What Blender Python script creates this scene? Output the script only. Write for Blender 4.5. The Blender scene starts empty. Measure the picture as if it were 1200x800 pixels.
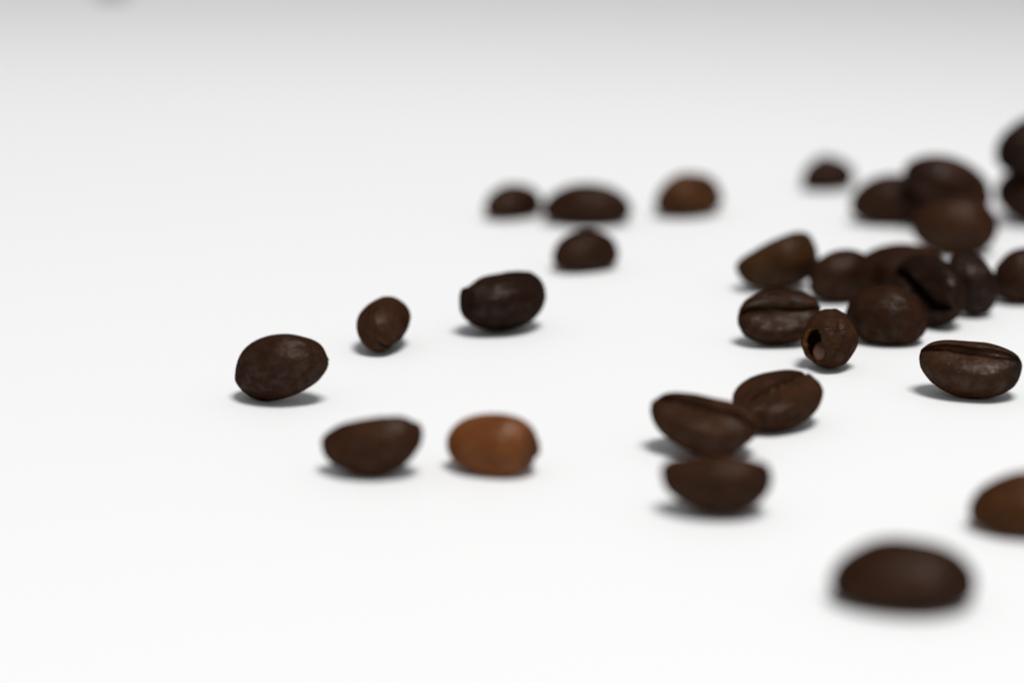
import bpy, math
import numpy as np

# ------------------------------------------------------------------ camera
scene = bpy.context.scene
CAM_H, PITCH, LENS, SENSOR = 0.0709, 14.6, 50.0, 22.3
cd = bpy.data.cameras.new("camera")
cd.lens, cd.sensor_width, cd.sensor_fit = LENS, SENSOR, 'HORIZONTAL'
cd.clip_start, cd.clip_end = 0.005, 20.0
cd.dof.use_dof = True
cd.dof.focus_distance = 0.262
cd.dof.aperture_fstop = 5.8
cd.dof.aperture_blades = 0
cam = bpy.data.objects.new("camera", cd)
scene.collection.objects.link(cam)
cam.location = (0, 0, CAM_H)
cam.rotation_euler = (math.radians(90 - PITCH), 0, 0)
scene.camera = cam

# ------------------------------------------------------------------ world: even, dim light of the room
world = bpy.data.worlds.new("World")
scene.world = world
world.use_nodes = True
bg = world.node_tree.nodes["Background"]
bg.inputs["Color"].default_value = (0.955, 0.972, 1.0, 1)
bg.inputs["Strength"].default_value = 0.32

# ------------------------------------------------------------------ lamp: one soft round lamp overhead, to the right, its pool of light fading towards the back
from mathutils import Vector
ld = bpy.data.lights.new("desk_lamp", 'SPOT')
ld.energy = 105.0
ld.color = (1.0, 0.992, 0.985)
ld.shadow_soft_size = 0.31
ld.spot_size = math.radians(50)
ld.spot_blend = 0.2
lamp = bpy.data.objects.new("desk_lamp", ld)
scene.collection.objects.link(lamp)
lamp.location = (0.267, -0.20, 1.60)
lamp.rotation_euler = (Vector((-0.10, 0.03, 0.0)) - lamp.location).to_track_quat('-Z', 'Y').to_euler()

# ------------------------------------------------------------------ exposure
scene.view_settings.view_transform = 'Standard'
scene.view_settings.look = 'None'
scene.view_settings.exposure = 0.0
scene.view_settings.gamma = 1.0
scene.view_settings.use_curve_mapping = False
scene.render.film_transparent = False
scene.cycles.use_denoising = True
scene.cycles.max_bounces = 8
scene.cycles.diffuse_bounces = 5


# ------------------------------------------------------------------ materials
def new_mat(name):
    m = bpy.data.materials.new(name)
    m.use_nodes = True
    nt = m.node_tree
    return m, nt, nt.nodes["Principled BSDF"]


def plain_mat(name, col, rough, grain=0.0, grain_scale=900.0, bump=0.0):
    m, nt, b = new_mat(name)
    N, K = nt.nodes.new, nt.links.new
    b.inputs["Roughness"].default_value = rough
    b.inputs["Specular IOR Level"].default_value = 0.25
    tc = N("ShaderNodeTexCoord")
    n1 = N("ShaderNodeTexNoise")
    n1.inputs["Scale"].default_value = grain_scale
    n1.inputs["Detail"].default_value = 4
    K(tc.outputs["Object"], n1.inputs["Vector"])
    mx = N("ShaderNodeMix"); mx.data_type = 'RGBA'
    mx.inputs["A"].default_value = tuple(c * (1 - grain) for c in col) + (1,)
    mx.inputs["B"].default_value = tuple(min(1, c * (1 + grain)) for c in col) + (1,)
    K(n1.outputs["Fac"], mx.inputs["Factor"])
    K(mx.outputs["Result"], b.inputs["Base Color"])
    if bump:
        bp = N("ShaderNodeBump")
        bp.inputs["Strength"].default_value = bump
        bp.inputs["Distance"].default_value = 0.00005
        K(n1.outputs["Fac"], bp.inputs["Height"])
        K(bp.outputs["Normal"], b.inputs["Normal"])
    return m


def bean_mat(name, col, rough=0.42, seed=0.0, wrinkle=0.7, tip=0.0, tip_side=1.0, spec=1.0, mottle=0.38):
    """Roasted bean skin: mottled brown, lengthwise wrinkles, uneven oily gloss, scorched tip."""
    m, nt, b = new_mat(name)
    N, K = nt.nodes.new, nt.links.new
    tc = N("ShaderNodeTexCoord")
    mp = N("ShaderNodeMapping")
    mp.inputs["Location"].default_value = (seed * 0.137, seed * 0.071, seed * 0.053)
    K(tc.outputs["Object"], mp.inputs["Vector"])

    def noise(scale, detail, stretch=None, rough_=0.55):
        n = N("ShaderNodeTexNoise")
        n.inputs["Scale"].default_value = scale
        n.inputs["Detail"].default_value = detail
        n.inputs["Roughness"].default_value = rough_
        if stretch:
            s = N("ShaderNodeMapping"); s.inputs["Scale"].default_value = stretch
            K(mp.outputs["Vector"], s.inputs["Vector"]); K(s.outputs["Vector"], n.inputs["Vector"])
        else:
            K(mp.outputs["Vector"], n.inputs["Vector"])
        return n

    def remap(sock, f0, f1, t0, t1):
        r = N("ShaderNodeMapRange")
        r.inputs["From Min"].default_value, r.inputs["From Max"].default_value = f0, f1
        r.inputs["To Min"].default_value, r.inputs["To Max"].default_value = t0, t1
        K(sock, r.inputs["Value"])
        return r.outputs["Result"]

    big = noise(330, 4, (0.75, 1.1, 1.1), 0.6)
    mott = N("ShaderNodeValToRGB")
    e = mott.color_ramp.elements
    e[0].position, e[1].position = 0.30, 0.72
    e[0].color = tuple(c * (1 - mottle * k) for c, k in zip(col, (1.0, 1.1, 1.15))) + (1,)
    e[1].color = tuple(c * (1 + mottle * k) for c, k in zip(col, (1.25, 1.35, 1.5))) + (1,)
    K(big.outputs["Fac"], mott.inputs["Fac"])
    fine = noise(2400, 6, None, 0.7)
    mul = N("ShaderNodeMix"); mul.data_type = 'RGBA'; mul.blend_type = 'MULTIPLY'
    mul.inputs["Factor"].default_value = 1.0
    K(mott.outputs["Color"], mul.inputs["A"]); K(remap(fine.outputs["Fac"], 0.3, 0.7, 0.72, 1.26), mul.inputs["B"])
    colour = mul.outputs["Result"]
    if tip > 0:                                     # scorched end of the bean
        sx = N("ShaderNodeSeparateXYZ"); K(tc.outputs["Object"], sx.inputs["Vector"])
        ad = N("ShaderNodeMath"); ad.operation = 'MULTIPLY_ADD'
        K(big.outputs["Fac"], ad.inputs[0]); ad.inputs[1].default_value = 0.0022 * tip_side
        K(sx.outputs["X"], ad.inputs[2])
        tm = N("ShaderNodeMix"); tm.data_type = 'RGBA'
        tm.inputs["B"].default_value = (0.010, 0.006, 0.005, 1)
        K(remap(ad.outputs["Value"], 0.0046 * tip_side, 0.0062 * tip_side, 0.0, tip), tm.inputs["Factor"])
        K(colour, tm.inputs["A"])
        colour = tm.outputs["Result"]
    wr = noise(620, 5, (0.40, 1.3, 1.3), 0.62)
    b1 = N("ShaderNodeBump")
    b1.inputs["Strength"].default_value = wrinkle; b1.inputs["Distance"].default_value = 0.0005
    K(wr.outputs["Fac"], b1.inputs["Height"])
    b2 = N("ShaderNodeBump")
    b2.inputs["Strength"].default_value = 0.45; b2.inputs["Distance"].default_value = 0.00010
    K(fine.outputs["Fac"], b2.inputs["Height"]); K(b1.outputs["Normal"], b2.inputs["Normal"])
    nrm = b2.outputs["Normal"]
    b.inputs["Roughness"].default_value = 0.9
    b.inputs["Specular IOR Level"].default_value = 0.0
    K(colour, b.inputs["Base Color"]); K(nrm, b.inputs["Normal"])
    # dull sheen of the skin, and a sharper film of oil in patches
    g1 = N("ShaderNodeBsdfGlossy"); g1.inputs["Color"].default_value = (1.0, 0.80, 0.66, 1)
    K(remap(fine.outputs["Fac"], 0.3, 0.7, rough - 0.04, rough + 0.16), g1.inputs["Roughness"])
    K(nrm, g1.inputs["Normal"])
    m1 = N("ShaderNodeMixShader"); m1.inputs[0].default_value = 0.0065 * spec
    K(b.outputs["BSDF"], m1.inputs[1]); K(g1.outputs["BSDF"], m1.inputs[2])
    g2 = N("ShaderNodeBsdfGlossy"); g2.inputs["Color"].default_value = (1.0, 0.95, 0.9, 1)
    g2.inputs["Roughness"].default_value = rough * 0.28
    K(nrm, g2.inputs["Normal"])
    oil = noise(900, 3)
    m2 = N("ShaderNodeMixShader")
    K(remap(oil.outputs["Fac"], 0.42, 0.66, 0.0005, 0.0115 * spec), m2.inputs[0])
    K(m1.outputs["Shader"], m2.inputs[1]); K(g2.outputs["BSDF"], m2.inputs[2])
    K(m2.outputs["Shader"], nt.nodes["Material Output"].inputs["Surface"])
    return m


def mesh_obj(name, V, F, mat, parent=None, smooth=True):
    me = bpy.data.meshes.new(name)
    me.from_pydata([tuple(map(float, v)) for v in V], [], F)
    if smooth:
        me.polygons.foreach_set("use_smooth", [True] * len(me.polygons))
    me.update()
    me.materials.append(mat)
    o = bpy.data.objects.new(name, me)
    scene.collection.objects.link(o)
    if parent:
        o.parent = parent
    return o


# ------------------------------------------------------------------ setting
def grid_sheet(x0, x1, y0, y1, z, n=40, wave=0.0):
    xs, ys = np.linspace(x0, x1, n), np.linspace(y0, y1, n)
    V = [(x, y, z + wave * math.sin(x * 9 + 1) * math.sin(y * 7)) for y in ys for x in xs]
    F = [(j * n + i, j * n + i + 1, (j + 1) * n + i + 1, (j + 1) * n + i) for j in range(n - 1) for i in range(n - 1)]
    return V, F


V, F = grid_sheet(-0.70, 0.70, -0.30, 1.30, 0.0)
paper = mesh_obj("tabletop", V, F, plain_mat("white_paper", (0.84, 0.84, 0.836), 0.62, 0.012, 1500, 0.15))
paper["kind"] = "structure"


# ================================================================== bean geometry (numpy)
#BEGIN_BEAN
def catmull(P, n):
    P = np.asarray(P, float)
    d = np.r_[0, np.cumsum(np.linalg.norm(np.diff(P, axis=0), axis=1) ** 0.5)]
    Q = np.vstack([2 * P[0] - P[1], P, 2 * P[-1] - P[-2]])
    Q[0] = (-P[1][0], P[1][1]); Q[-1] = (-P[-2][0], P[-2][1])      # mirrored ends: smooth across the axis
    t = np.linspace(0, d[-1], n)
    out = []
    for s in t:
        i = min(np.searchsorted(d, s, side='right') - 1, len(P) - 2)
        u = (s - d[i]) / (d[i + 1] - d[i])
        p0, p1, p2, p3 = Q[i], Q[i + 1], Q[i + 2], Q[i + 3]
        out.append(0.5 * (2 * p1 + (p2 - p0) * u + (2 * p0 - 5 * p1 + 4 * p2 - p3) * u * u + (3 * p1 - p0 - 3 * p2 + p3) * u ** 3))
    return np.array(out)


def soft_noise(P, rng, freq, octaves=1, waves=7):
    r = np.zeros(len(P)); a = 1.0
    for o in range(octaves):
        for k in range(waves):
            w = rng.normal(size=3) * freq * (2 ** o)
            r += a * np.sin(P @ w + rng.uniform(0, 6.28)) / waves ** 0.5
        a *= 0.5
    return r


def bean_mesh(L=10.6, W=7.8, T=5.2, seed=1, groove=1.0, gwidth=1.0, s_curve=0.10, lobe=0.0,
              egg=0.06, belly=0.0, bend=0.0, rough=1.0, lip=1.0, p_end=2.05, dents=(), nx=72, nh=44):
    """One roasted bean: length on x, domed towards +z, flat cloven face towards -z. Millimetres."""
    rng = np.random.default_rng(seed)
    g, w = groove, gwidth
    half = [(0.0, 0.40 * g), (0.040 * w, 0.25 * g), (0.070 * w, 0.07), (0.12 * w, -0.05 * lip), (0.24, -0.125 * lip),
            (0.46, -0.115), (0.72, -0.05), (0.92, 0.05), (1.0, 0.20), (0.975, 0.42), (0.86, 0.66), (0.62, 0.87),
            (0.32, 0.975), (0.0, 1.0)]
    H = catmull(half, nh)
    H[:, 0] = np.maximum(H[:, 0], 0)
    H[:, 1] -= belly * np.clip(1 - H[:, 0] ** 2, 0, 1) * np.clip((0.45 - H[:, 1]) / 0.4, 0, 1)
    sec = np.vstack([H, (H[1:-1] * [-1, 1])[::-1]])
    m = len(sec)
    zc = 0.20
    V = []
    ths = np.linspace(0, math.pi, nx + 1)
    for k, th in enumerate(ths):
        x = -math.cos(th)
        ax = min(abs(x), 1.0)
        s = (1 - ax ** p_end) ** (1 / p_end) * (1 + egg * x)
        sf = (1 - ax ** 2.8) ** (1 / 2.8)
        if k in (0, nx):
            V.append((x, 0, zc)); continue
        y, z = sec[:, 0].copy(), sec[:, 1].copy()
        near = np.exp(-(y / 0.33) ** 2) * (z < 0.55)
        fade = 1 - 0.35 * ax ** 6 - 0.60 * ax ** 24
        inner = (np.abs(y) < 0.13 * w) & (z < 0.6) & (z > -0.05)
        z = np.where(inner, -0.05 + (z + 0.05) * fade, z)
        z = np.where((z < 0.2) & (y > 0), z - lobe * 0.16 * np.clip(1 - np.abs(y - 0.4) / 0.6, 0, 1), z)
        zz = zc + (z - zc) * np.where(z < zc, sf ** 0.9, s)
        y = np.where(z < 0.5, y + np.sign(y) * 0.13 * ax ** 4 * (1 - ax ** 12) * np.exp(-((np.abs(y) - 0.08) / 0.12) ** 2), y)
        yy = y * s + near * s_curve * math.sin(2.4 * x) * s
        V += list(zip(np.full(m, x), yy, zz))
    V = np.array(V)
    F = []
    ring = lambda k: 1 + (k - 1) * m
    for i in range(m):
        j = (i + 1) % m
        F.append((0, ring(1) + i, ring(1) + j))
    for k in range(1, nx - 1):
        a, b = ring(k), ring(k + 1)
        for i in range(m):
            j = (i + 1) % m
            F.append((a + i, b + i, b + j, a + j))
    last = len(V) - 1
    for i in range(m):
        j = (i + 1) % m
        F.append((last, ring(nx - 1) + j, ring(nx - 1) + i))
    V[:, 2] += bend * V[:, 0] ** 2
    lipz = np.exp(-((np.abs(V[:, 1]) - 0.08 * w) / (0.10 + 0.03 * w)) ** 2) * (V[:, 2] < 0.5) * (1 - np.clip(np.abs(V[:, 0]), 0, 1) ** 5)
    V[:, 1] += lipz * 0.028 * rough * soft_noise(V * [5.5, 1.5, 0.5], rng, 1.2, 2)
    V[:, 2] += lipz * 0.018 * rough * soft_noise(V * [4.0, 2.0, 0.5], rng, 1.2, 2)
    P = V.copy()
    c = np.array([0, 0, 0.35])
    D = P - c
    D /= np.linalg.norm(D, axis=1)[:, None] + 1e-9
    low = soft_noise(P, rng, 1.5, 2) * 0.030 * rough
    ridg = 1 - np.abs(soft_noise(P * [0.8, 2.2, 2.2], rng, 2.3, 2))
    V = V + D * (low + 0.015 * rough * ridg)[:, None]
    V[:, 1] += 0.03 * soft_noise(P * [1.4, 0.2, 0.2], rng, 1.5)
    for dx, dy, dz, dr, dd in dents:                 # small bites out of the surface
        q = np.exp(-(((P - [dx, dy, dz]) / dr) ** 2).sum(1))
        V = V - D * (dd * q)[:, None]
    V *= np.array([L / 2, W / 2, T])
    V[:, 2] -= 0.35 * T
    return V, F


def rot(roll, el, az):
    r, e, a = (math.radians(v) for v in (roll, -el, az))
    cx, sx, cy, sy, cz, sz = math.cos(r), math.sin(r), math.cos(e), math.sin(e), math.cos(a), math.sin(a)
    X = np.array([[1, 0, 0], [0, cx, -sx], [0, sx, cx]])
    Y = np.array([[cy, 0, sy], [0, 1, 0], [-sy, 0, cy]])
    Z = np.array([[cz, -sz, 0], [sz, cz, 0], [0, 0, 1]])
    return Z @ Y @ X
#END_BEAN


#TABLE
BEANS = [
    dict(label='wrinkled dark bean with crinkled highlight, farthest left of all',
         loc=(-0.02594, 0.24604, 0.00404), rot=(50, 17, -20), col=(0.0215, 0.008, 0.0036),
         shape={'W': 7.29, 'T': 5.42, 'lobe': 0.3, 'rough': 1.2, 'seed': 11, 'L': 11.15}, mat={'wrinkle': 1.0, 'rough': 0.36, 'spec': 1.5, 'mottle': 0.25}),
    dict(label='small round brown bean between the wrinkled leftmost bean and the notched near-black one',
         loc=(-0.01566, 0.26885, 0.00314), rot=(-36, 2, 80), col=(0.03, 0.0115, 0.0047),
         shape={'W': 6.19, 'T': 4.12, 'belly': 0.2, 'seed': 12, 'L': 9.69}, mat={}),
    dict(label='near-black bean with a notch at its top left, alone left of centre',
         loc=(-0.00107, 0.27751, 0.00342), rot=(163, 3, 36), col=(0.0135, 0.0055, 0.0031),
         shape={'W': 8.66, 'T': 4.95, 'lobe': -0.3, 'gwidth': 2, 'belly': 0.32, 'seed': 13, 'dents': ((-0.62, -0.243, -0.387, 0.17, 0.2),), 'L': 11.91}, mat={'rough': 0.34}),
    dict(label='dark brown bean with raised pointed right end, left of the orange-brown bean',
         loc=(-0.01405, 0.21916, 0.00324), rot=(128, 13, -8), col=(0.03, 0.0115, 0.0047),
         shape={'W': 6.07, 'T': 4.17, 'lobe': -0.3, 'gwidth': 1.6, 'rough': 1.2, 'belly': 0.15, 'p_end': 1.85, 'seed': 14, 'dents': ((0.959, 0.081, -0.023, 0.1, 0.12),), 'L': 10.21}, mat={}),
    dict(label='light orange-brown smooth bean with dark right tip, palest of all',
         loc=(-0.00201, 0.22041, 0.00297), rot=(34, -1, -20), col=(0.13, 0.041, 0.01),
         shape={'W': 6.42, 'T': 4.19, 'rough': 0.8, 'gwidth': 1.6, 'p_end': 2.25, 'belly': 0.1, 'seed': 15, 'dents': ((0.949, -0.128, -0.009, 0.11, 0.14),), 'L': 9.61}, mat={'rough': 0.46, 'wrinkle': 0.55, 'tip': 0.85, 'mottle': 0.27, 'spec': 1.5}),
    dict(label='face-up bean with open dark crease, middle of the row of three',
         loc=(0.01974, 0.22702, 0.00305), rot=(196, -9, -22), col=(0.03, 0.0115, 0.0047),
         shape={'W': 7.38, 'T': 3.96, 'gwidth': 1.8, 'rough': 1.3, 'lobe': 0.2, 'belly': 0.05, 'p_end': 2.3, 'egg': 0.0, 'seed': 16, 'dents': ((-0.952, -0.126, -0.063, 0.1, 0.1),), 'L': 10.76}, mat={}, skin=1),
    dict(label='face-up bean with ragged crease, touching the back of the creased bean in front',
         loc=(0.02829, 0.23657, 0.00268), rot=(184, 10, 48), col=(0.03, 0.0115, 0.0047),
         shape={'W': 8.74, 'T': 4.07, 'gwidth': 1.3, 'seed': 17, 'L': 11.07}, mat={}, skin=1.6),
    dict(label='boat-shaped dark bean at the front of the row of three',
         loc=(0.01943, 0.20737, 0.00306), rot=(163, 0, -3), col=(0.03, 0.0115, 0.0047),
         shape={'W': 6.79, 'T': 4.34, 'p_end': 1.85, 'belly': 0.08, 'seed': 18, 'L': 10.41}, mat={}),
    dict(label='sharp face-up bean with glossy streak and black right tip, near the right edge',
         loc=(0.05123, 0.24823, 0.00321), rot=(197, -3, -14), col=(0.03, 0.0115, 0.0047),
         shape={'W': 7.6, 'T': 4.77, 'lobe': -0.1, 'gwidth': 1.9, 'groove': 1.2, 'belly': 0.03, 'rough': 1.0, 'p_end': 2.2, 's_curve': 0.16, 'seed': 19, 'L': 11.21}, mat={'tip': 0.9, 'rough': 0.3, 'spec': 1.4}),
    dict(label='large strongly blurred dark bean lying face down in the foreground',
         loc=(0.03333, 0.18411, 0.00232), rot=(4, 0, -4), col=(0.0215, 0.008, 0.0036),
         shape={'T': 4.6, 'rough': 1.2, 'seed': 20, 'W': 8.76, 'L': 12.23}, mat={}),
    dict(label='brown bean cut off by the right edge, behind the blurred foreground bean',
         loc=(0.04787, 0.20224, 0.00241), rot=(14, 0, -14), col=(0.05, 0.018, 0.0054),
         shape={'seed': 21, 'W': 7.54, 'T': 4.42, 'L': 10.56}, mat={}),
    dict(label='long low blurred bean lying face down, right of a small one in the back row',
         loc=(0.01136, 0.34416, 0.00263), rot=(2, 0, 3), col=(0.0215, 0.008, 0.0036),
         shape={'W': 9.61, 'T': 5.07, 'seed': 22, 'L': 13.78}, mat={}),
    dict(label='small blurred bean at the left end of the back row',
         loc=(0.00032, 0.34878, 0.00211), rot=(4, 0, 48), col=(0.0215, 0.008, 0.0036),
         shape={'T': 4.3, 'seed': 23, 'W': 7.48, 'L': 10.43}, mat={}),
    dict(label='reddish brown blurred bean standing apart at the right of the back row',
         loc=(0.02722, 0.35077, 0.00276), rot=(-4, 0, 40), col=(0.05, 0.018, 0.0054),
         shape={'T': 5.48, 'seed': 24, 'W': 8.44, 'L': 11.77}, mat={}),
    dict(label='small domed dark bean just in front of the long low bean',
         loc=(0.01023, 0.31241, 0.0024), rot=(6, 0, 38), col=(0.0215, 0.008, 0.0036),
         shape={'rough': 0.7, 'seed': 125, 'W': 7.24, 'T': 4.62, 'L': 10.1}, mat={}),
    dict(label='brown wedge-shaped bean tilted up to the right, back left of the heap',
         loc=(0.03539, 0.29998, 0.00355), rot=(150, 20, 14), col=(0.033, 0.0142, 0.0044),
         shape={'W': 7.41, 'egg': 0.2, 'p_end': 2.3, 'seed': 26, 'T': 5.51, 'L': 10.77}, mat={}),
    dict(label='round dark bean between the wedge-shaped bean and the arched beans',
         loc=(0.04342, 0.29383, 0.0034), rot=(10, 0, 25), col=(0.0215, 0.008, 0.0036),
         shape={'T': 5.28, 'belly': 0.15, 'seed': 27, 'W': 6.75, 'L': 9.33}, mat={}),
    dict(label='dark face-up bean with flat rimmed face, front left of the heap',
         loc=(0.03252, 0.27138, 0.00326), rot=(218, 4, 4), col=(0.0215, 0.008, 0.0036),
         shape={'W': 7.33, 'gwidth': 0.75, 'groove': 0.4, 'belly': -0.04, 'rough': 1.4, 'lobe': -0.25, 'seed': 28, 'T': 4.5, 'L': 10.02}, mat={}, skin=0.5),
    dict(label='broken hollow bean with tan inside, frontmost of the heap',
         loc=(0.03714, 0.26002, 0.00352), rot=(0, 0, 0), col=(0.03, 0.0115, 0.0047),
         shape={'seed': 29, 'W': 7.64, 'T': 4.83, 'L': 10.66}, mat={}, shell=1.0056),
    dict(label='plump brown domed bean with soft highlight, front centre of the heap',
         loc=(0.04561, 0.27208, 0.00347), rot=(22, -4, -24), col=(0.0215, 0.008, 0.0036),
         shape={'W': 7.45, 'T': 5.35, 'belly': 0.1, 'seed': 30, 'L': 9.61}, mat={'rough': 0.4}),
    dict(label='dark arched bean behind the plump domed one in the heap',
         loc=(0.052, 0.2987, 0.00313), rot=(24, -3, -14), col=(0.0215, 0.008, 0.0036),
         shape={'seed': 31, 'W': 8.39, 'T': 4.67, 'L': 12.07}, mat={}),
    dict(label='black bean on edge with a dark cleft, right of the plump domed one',
         loc=(0.05266, 0.2812, 0.00438), rot=(258, -14, -58), col=(0.0135, 0.0055, 0.0031),
         shape={'W': 8.37, 'gwidth': 1.5, 'groove': 0.8, 's_curve': 0.22, 'rough': 1.3, 'seed': 32, 'T': 4.96, 'L': 10.99}, mat={'rough': 0.34}),
    dict(label='upright black bean with bright highlight at the right end of the heap',
         loc=(0.0585, 0.28579, 0.00431), rot=(60, -58, -55), col=(0.0135, 0.0055, 0.0031),
         shape={'W': 6.05, 'T': 4.54, 'seed': 33, 'L': 8.9}, mat={'rough': 0.32, 'spec': 1.5}),
    dict(label='dark bean cut off by the right edge, beside the upright black bean',
         loc=(0.06731, 0.2932, 0.00356), rot=(8, 0, 25), col=(0.0215, 0.008, 0.0036),
         shape={'T': 5.44, 'belly': 0.15, 'seed': 34, 'W': 6.93, 'L': 9.6}, mat={}),
    dict(label='tiny blurred bean fragment at the far back, left of the rear cluster',
         loc=(0.05178, 0.37176, 0.0023), rot=(0, 0, 30), col=(0.0215, 0.008, 0.0036),
         shape={'T': 4.69, 'p_end': 1.6, 'seed': 35, 'W': 7.21, 'L': 10.05}, mat={}),
    dict(label='blurred dark bean at the left of the rear cluster',
         loc=(0.05802, 0.34384, 0.00342), rot=(30, 0, 8), col=(0.0215, 0.008, 0.0036),
         shape={'T': 5.87, 'seed': 36, 'W': 8.51, 'L': 12.49}, mat={}),
    dict(label='blurred bean leaning down to the right at the top of the rear cluster',
         loc=(0.06533, 0.33804, 0.00721), rot=(55, -22, -8), col=(0.0215, 0.008, 0.0036),
         shape={'W': 7.68, 'T': 5.21, 'seed': 37, 'L': 13.14}, mat={}),
    dict(label='blurred brown bean at the front of the rear cluster',
         loc=(0.06338, 0.32165, 0.00418), rot=(56, -4, -6), col=(0.03, 0.0115, 0.0047),
         shape={'seed': 38, 'W': 8.41, 'T': 5.28, 'L': 11.62}, mat={}),
    dict(label='blurred bean perched on another at the upper right edge',
         loc=(0.07797, 0.34223, 0.01216), rot=(35, 18, 25), col=(0.0135, 0.0055, 0.0031),
         shape={'seed': 39, 'W': 8.57, 'T': 6.03, 'L': 10.78}, mat={}),
    dict(label='blurred bean under the perched one at the right edge',
         loc=(0.07997, 0.34336, 0.00473), rot=(60, 0, 10), col=(0.0215, 0.008, 0.0036),
         shape={'seed': 40, 'W': 9.52, 'T': 5.64, 'L': 12.07}, mat={}),
    dict(label='faint unidentified dark smudge at the top left corner, built as a far-off bean',
         loc=(-0.11744, 0.67837, 0.00254), rot=(4, 0, 20), col=(0.0215, 0.008, 0.0036),  # bean shape added to stand in for an unidentified dark smudge
         shape={'T': 4.98, 'seed': 41, 'W': 6.37, 'L': 8.79}, mat={}),
]


def silverskin(shape, amount):
    """Ragged papery ribbon left in the crease, in the bean's own frame (mm)."""
    rng = np.random.default_rng(shape['seed'] + 500)
    L, W, T = shape['L'], shape['W'], shape['T']
    n = 46
    xs = np.linspace(-0.84, 0.84, n)
    sc = shape.get('s_curve', 0.10)
    V = []
    top = 0.06 - 0.10 * amount * np.clip(np.convolve(rng.random(n + 4), np.ones(3) / 3, 'same')[2:-2] * 1.5 - 0.3, 0, 1)
    for x, t in zip(xs, top):
        ax = abs(x)
        s = (1 - ax ** 2.05) ** (1 / 2.05)
        sf = (1 - ax ** 2.8) ** (1 / 2.8)
        y = (sc * math.sin(2.4 * x) + 0.02 * math.sin(x * 23) * amount) * s
        for dy, z in ((-0.045, 0.16), (-0.02, t + 0.02), (0.0, t), (0.022, t + 0.025), (0.05, 0.16)):
            zz = 0.20 + (z - 0.20) * sf
            V.append((x * L / 2, (y + dy * s * (1 + 0.4 * amount)) * W / 2, (zz - shape.get('belly', 0) * sf) * T - 0.35 * T))
    F = [(i * 5 + j, i * 5 + j + 1, (i + 1) * 5 + j + 1, (i + 1) * 5 + j) for i in range(n - 1) for j in range(4)]
    return np.array(V), F


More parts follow.
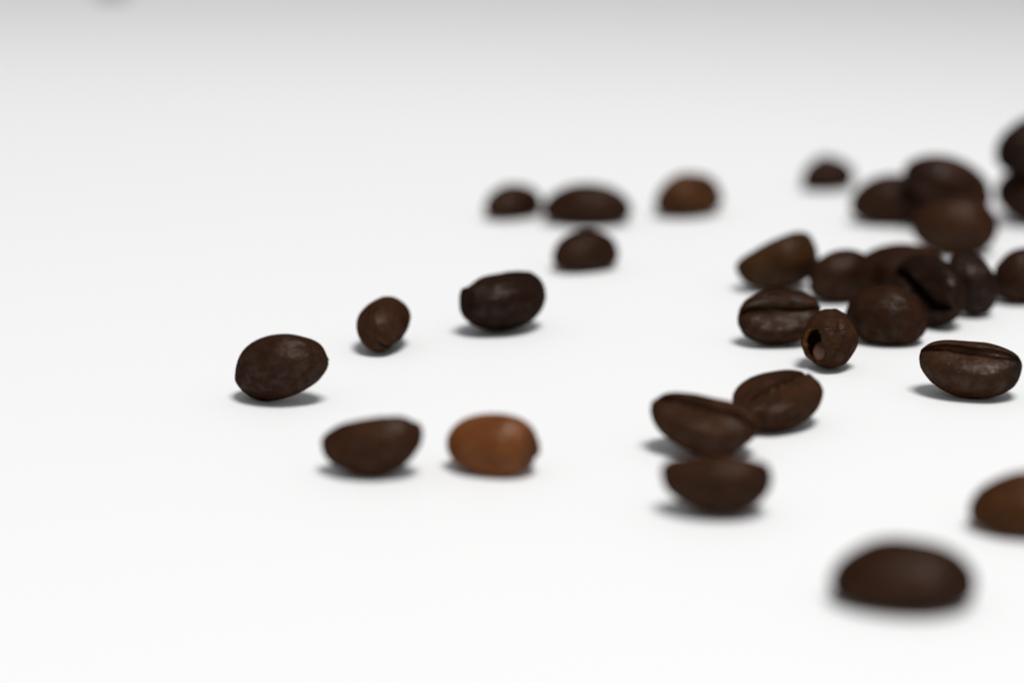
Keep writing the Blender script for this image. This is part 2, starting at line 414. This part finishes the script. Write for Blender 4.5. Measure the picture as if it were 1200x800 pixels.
def broken_bean(b):
    """Hollow broken bean: dark curled shell, tan lining with a ragged rim, and a small fold inside."""
    k = b['shell'] * 0.001
    ax = np.array([-0.66, -0.70, -0.27]); ax /= np.linalg.norm(ax)
    e1 = np.cross(ax, [0, 0, 1]); e1 /= np.linalg.norm(e1)          # v = 0: left, v = 90: up
    e2 = np.cross(e1, ax)
    rng = np.random.default_rng(77)
    nu, nv = 44, 80
    ph = rng.uniform(0, 6.28, 6)

    def rim(v):                                   # three-cornered opening with a ragged edge, drawn out upwards
        peak = max(0, math.cos(v - math.radians(72))) ** 4
        return (0.47 + 0.42 * peak + 0.12 * max(0, math.cos(v - math.radians(325))) ** 3
                + 0.05 * math.sin(5 * v + ph[0]) + 0.03 * math.sin(11 * v + ph[1]) + 0.02 * math.sin(23 * v + ph[2]))

    def pt(u, v, th):
        d = ax * math.cos(u) + (e1 * math.cos(v) + e2 * math.sin(v)) * math.sin(u)
        w = (1 + 0.045 * math.sin(3.1 * d[0] + ph[3]) * math.sin(2.7 * d[2] + ph[4]) + 0.03 * math.sin(5 * d[1] + 4 * d[2] + ph[5])
             + 0.012 * math.sin(13 * d[0] - 9 * d[2]) - 0.10 * math.exp(-((d[0] - 0.25) / 0.12) ** 2) * max(0, d[2]) * max(0, -d[1] + 0.3))
        p = d * np.array([3.35 * (1 - 0.17 * max(0, d[2])), 3.7, 3.5]) * w * th
        p[2] = max(p[2], -3.5 * 0.95)
        return p

    def surface(rows):
        V = [pt(u, v, th) for row in rows for (u, v, th) in row]
        F = [(i * nv + j, i * nv + (j + 1) % nv, (i + 1) * nv + (j + 1) % nv, (i + 1) * nv + j) for i in range(len(rows) - 1) for j in range(nv)]
        return np.array(V), F

    vs = [2 * math.pi * j / nv for j in range(nv)]
    root = bpy.data.objects.new("broken_coffee_bean", None)
    scene.collection.objects.link(root)
    root.empty_display_size = 0.004
    root.location = b['loc']
    V, F = surface([[(rim(v) + (math.pi - 0.02 - rim(v)) * i / nu, v, 1.0) for v in vs] for i in range(nu + 1)])
    mesh_obj("shell", V * k, F, bean_mat("broken_bean_skin", b['col'], 0.42, 29, 0.9), root)
    rows = [[(rim(v) - 0.01, v, th) for v in vs] for th in (0.995, 0.95, 0.90, 0.85)]
    rows += [[(rim(v) + (math.pi - 0.02 - rim(v)) * i / nu, v, 0.80 - 0.10 * i / nu) for v in vs] for i in range(1, nu + 1)]
    V, F = surface(rows)
    lin = mesh_obj("inner_lining", V * k, F, bean_mat("bean_lining", (0.095, 0.038, 0.011), 0.5, 31, 0.9, mottle=0.6), root)
    lin["label"] = "tan inner lining of the broken shell"
    nub, NF = bean_mesh(L=2.9, W=2.1, T=1.7, seed=91, groove=0.3, rough=1.8, nx=30, nh=20)
    nub = nub @ rot(20, 35, -50).T + (ax * 1.95 + np.array([0.45, -0.25, -0.50]))
    o = mesh_obj("inner_fold", nub * k, NF, bean_mat("bean_fold", (0.10, 0.048, 0.030), 0.34, 33, 0.8, spec=2.0), root)
    o["label"] = "pinkish brown fold inside the broken shell"
    return root


lining_mat = bean_mat("crease_silverskin", (0.045, 0.022, 0.011), 0.6, 5, 0.5)
for i, b in enumerate(BEANS):
    if 'shell' in b:
        o = broken_bean(b)
    else:
        V, F = bean_mesh(**b['shape'])
        o = mesh_obj("coffee_bean", V * 0.001, F, bean_mat("bean_skin", b['col'], seed=i * 1.7 + 1, **b['mat']))
        o.location = b['loc']
        o.rotation_euler = (math.radians(b['rot'][0]), -math.radians(b['rot'][1]), math.radians(b['rot'][2]))
    if 'skin' in b:
        V, F = silverskin(b['shape'], b['skin'])
        mesh_obj("silverskin", V * 0.001, F, lining_mat, o)
    o["label"] = b['label']
    o["category"] = "coffee bean"
    o["group"] = "roasted coffee beans scattered on white paper"
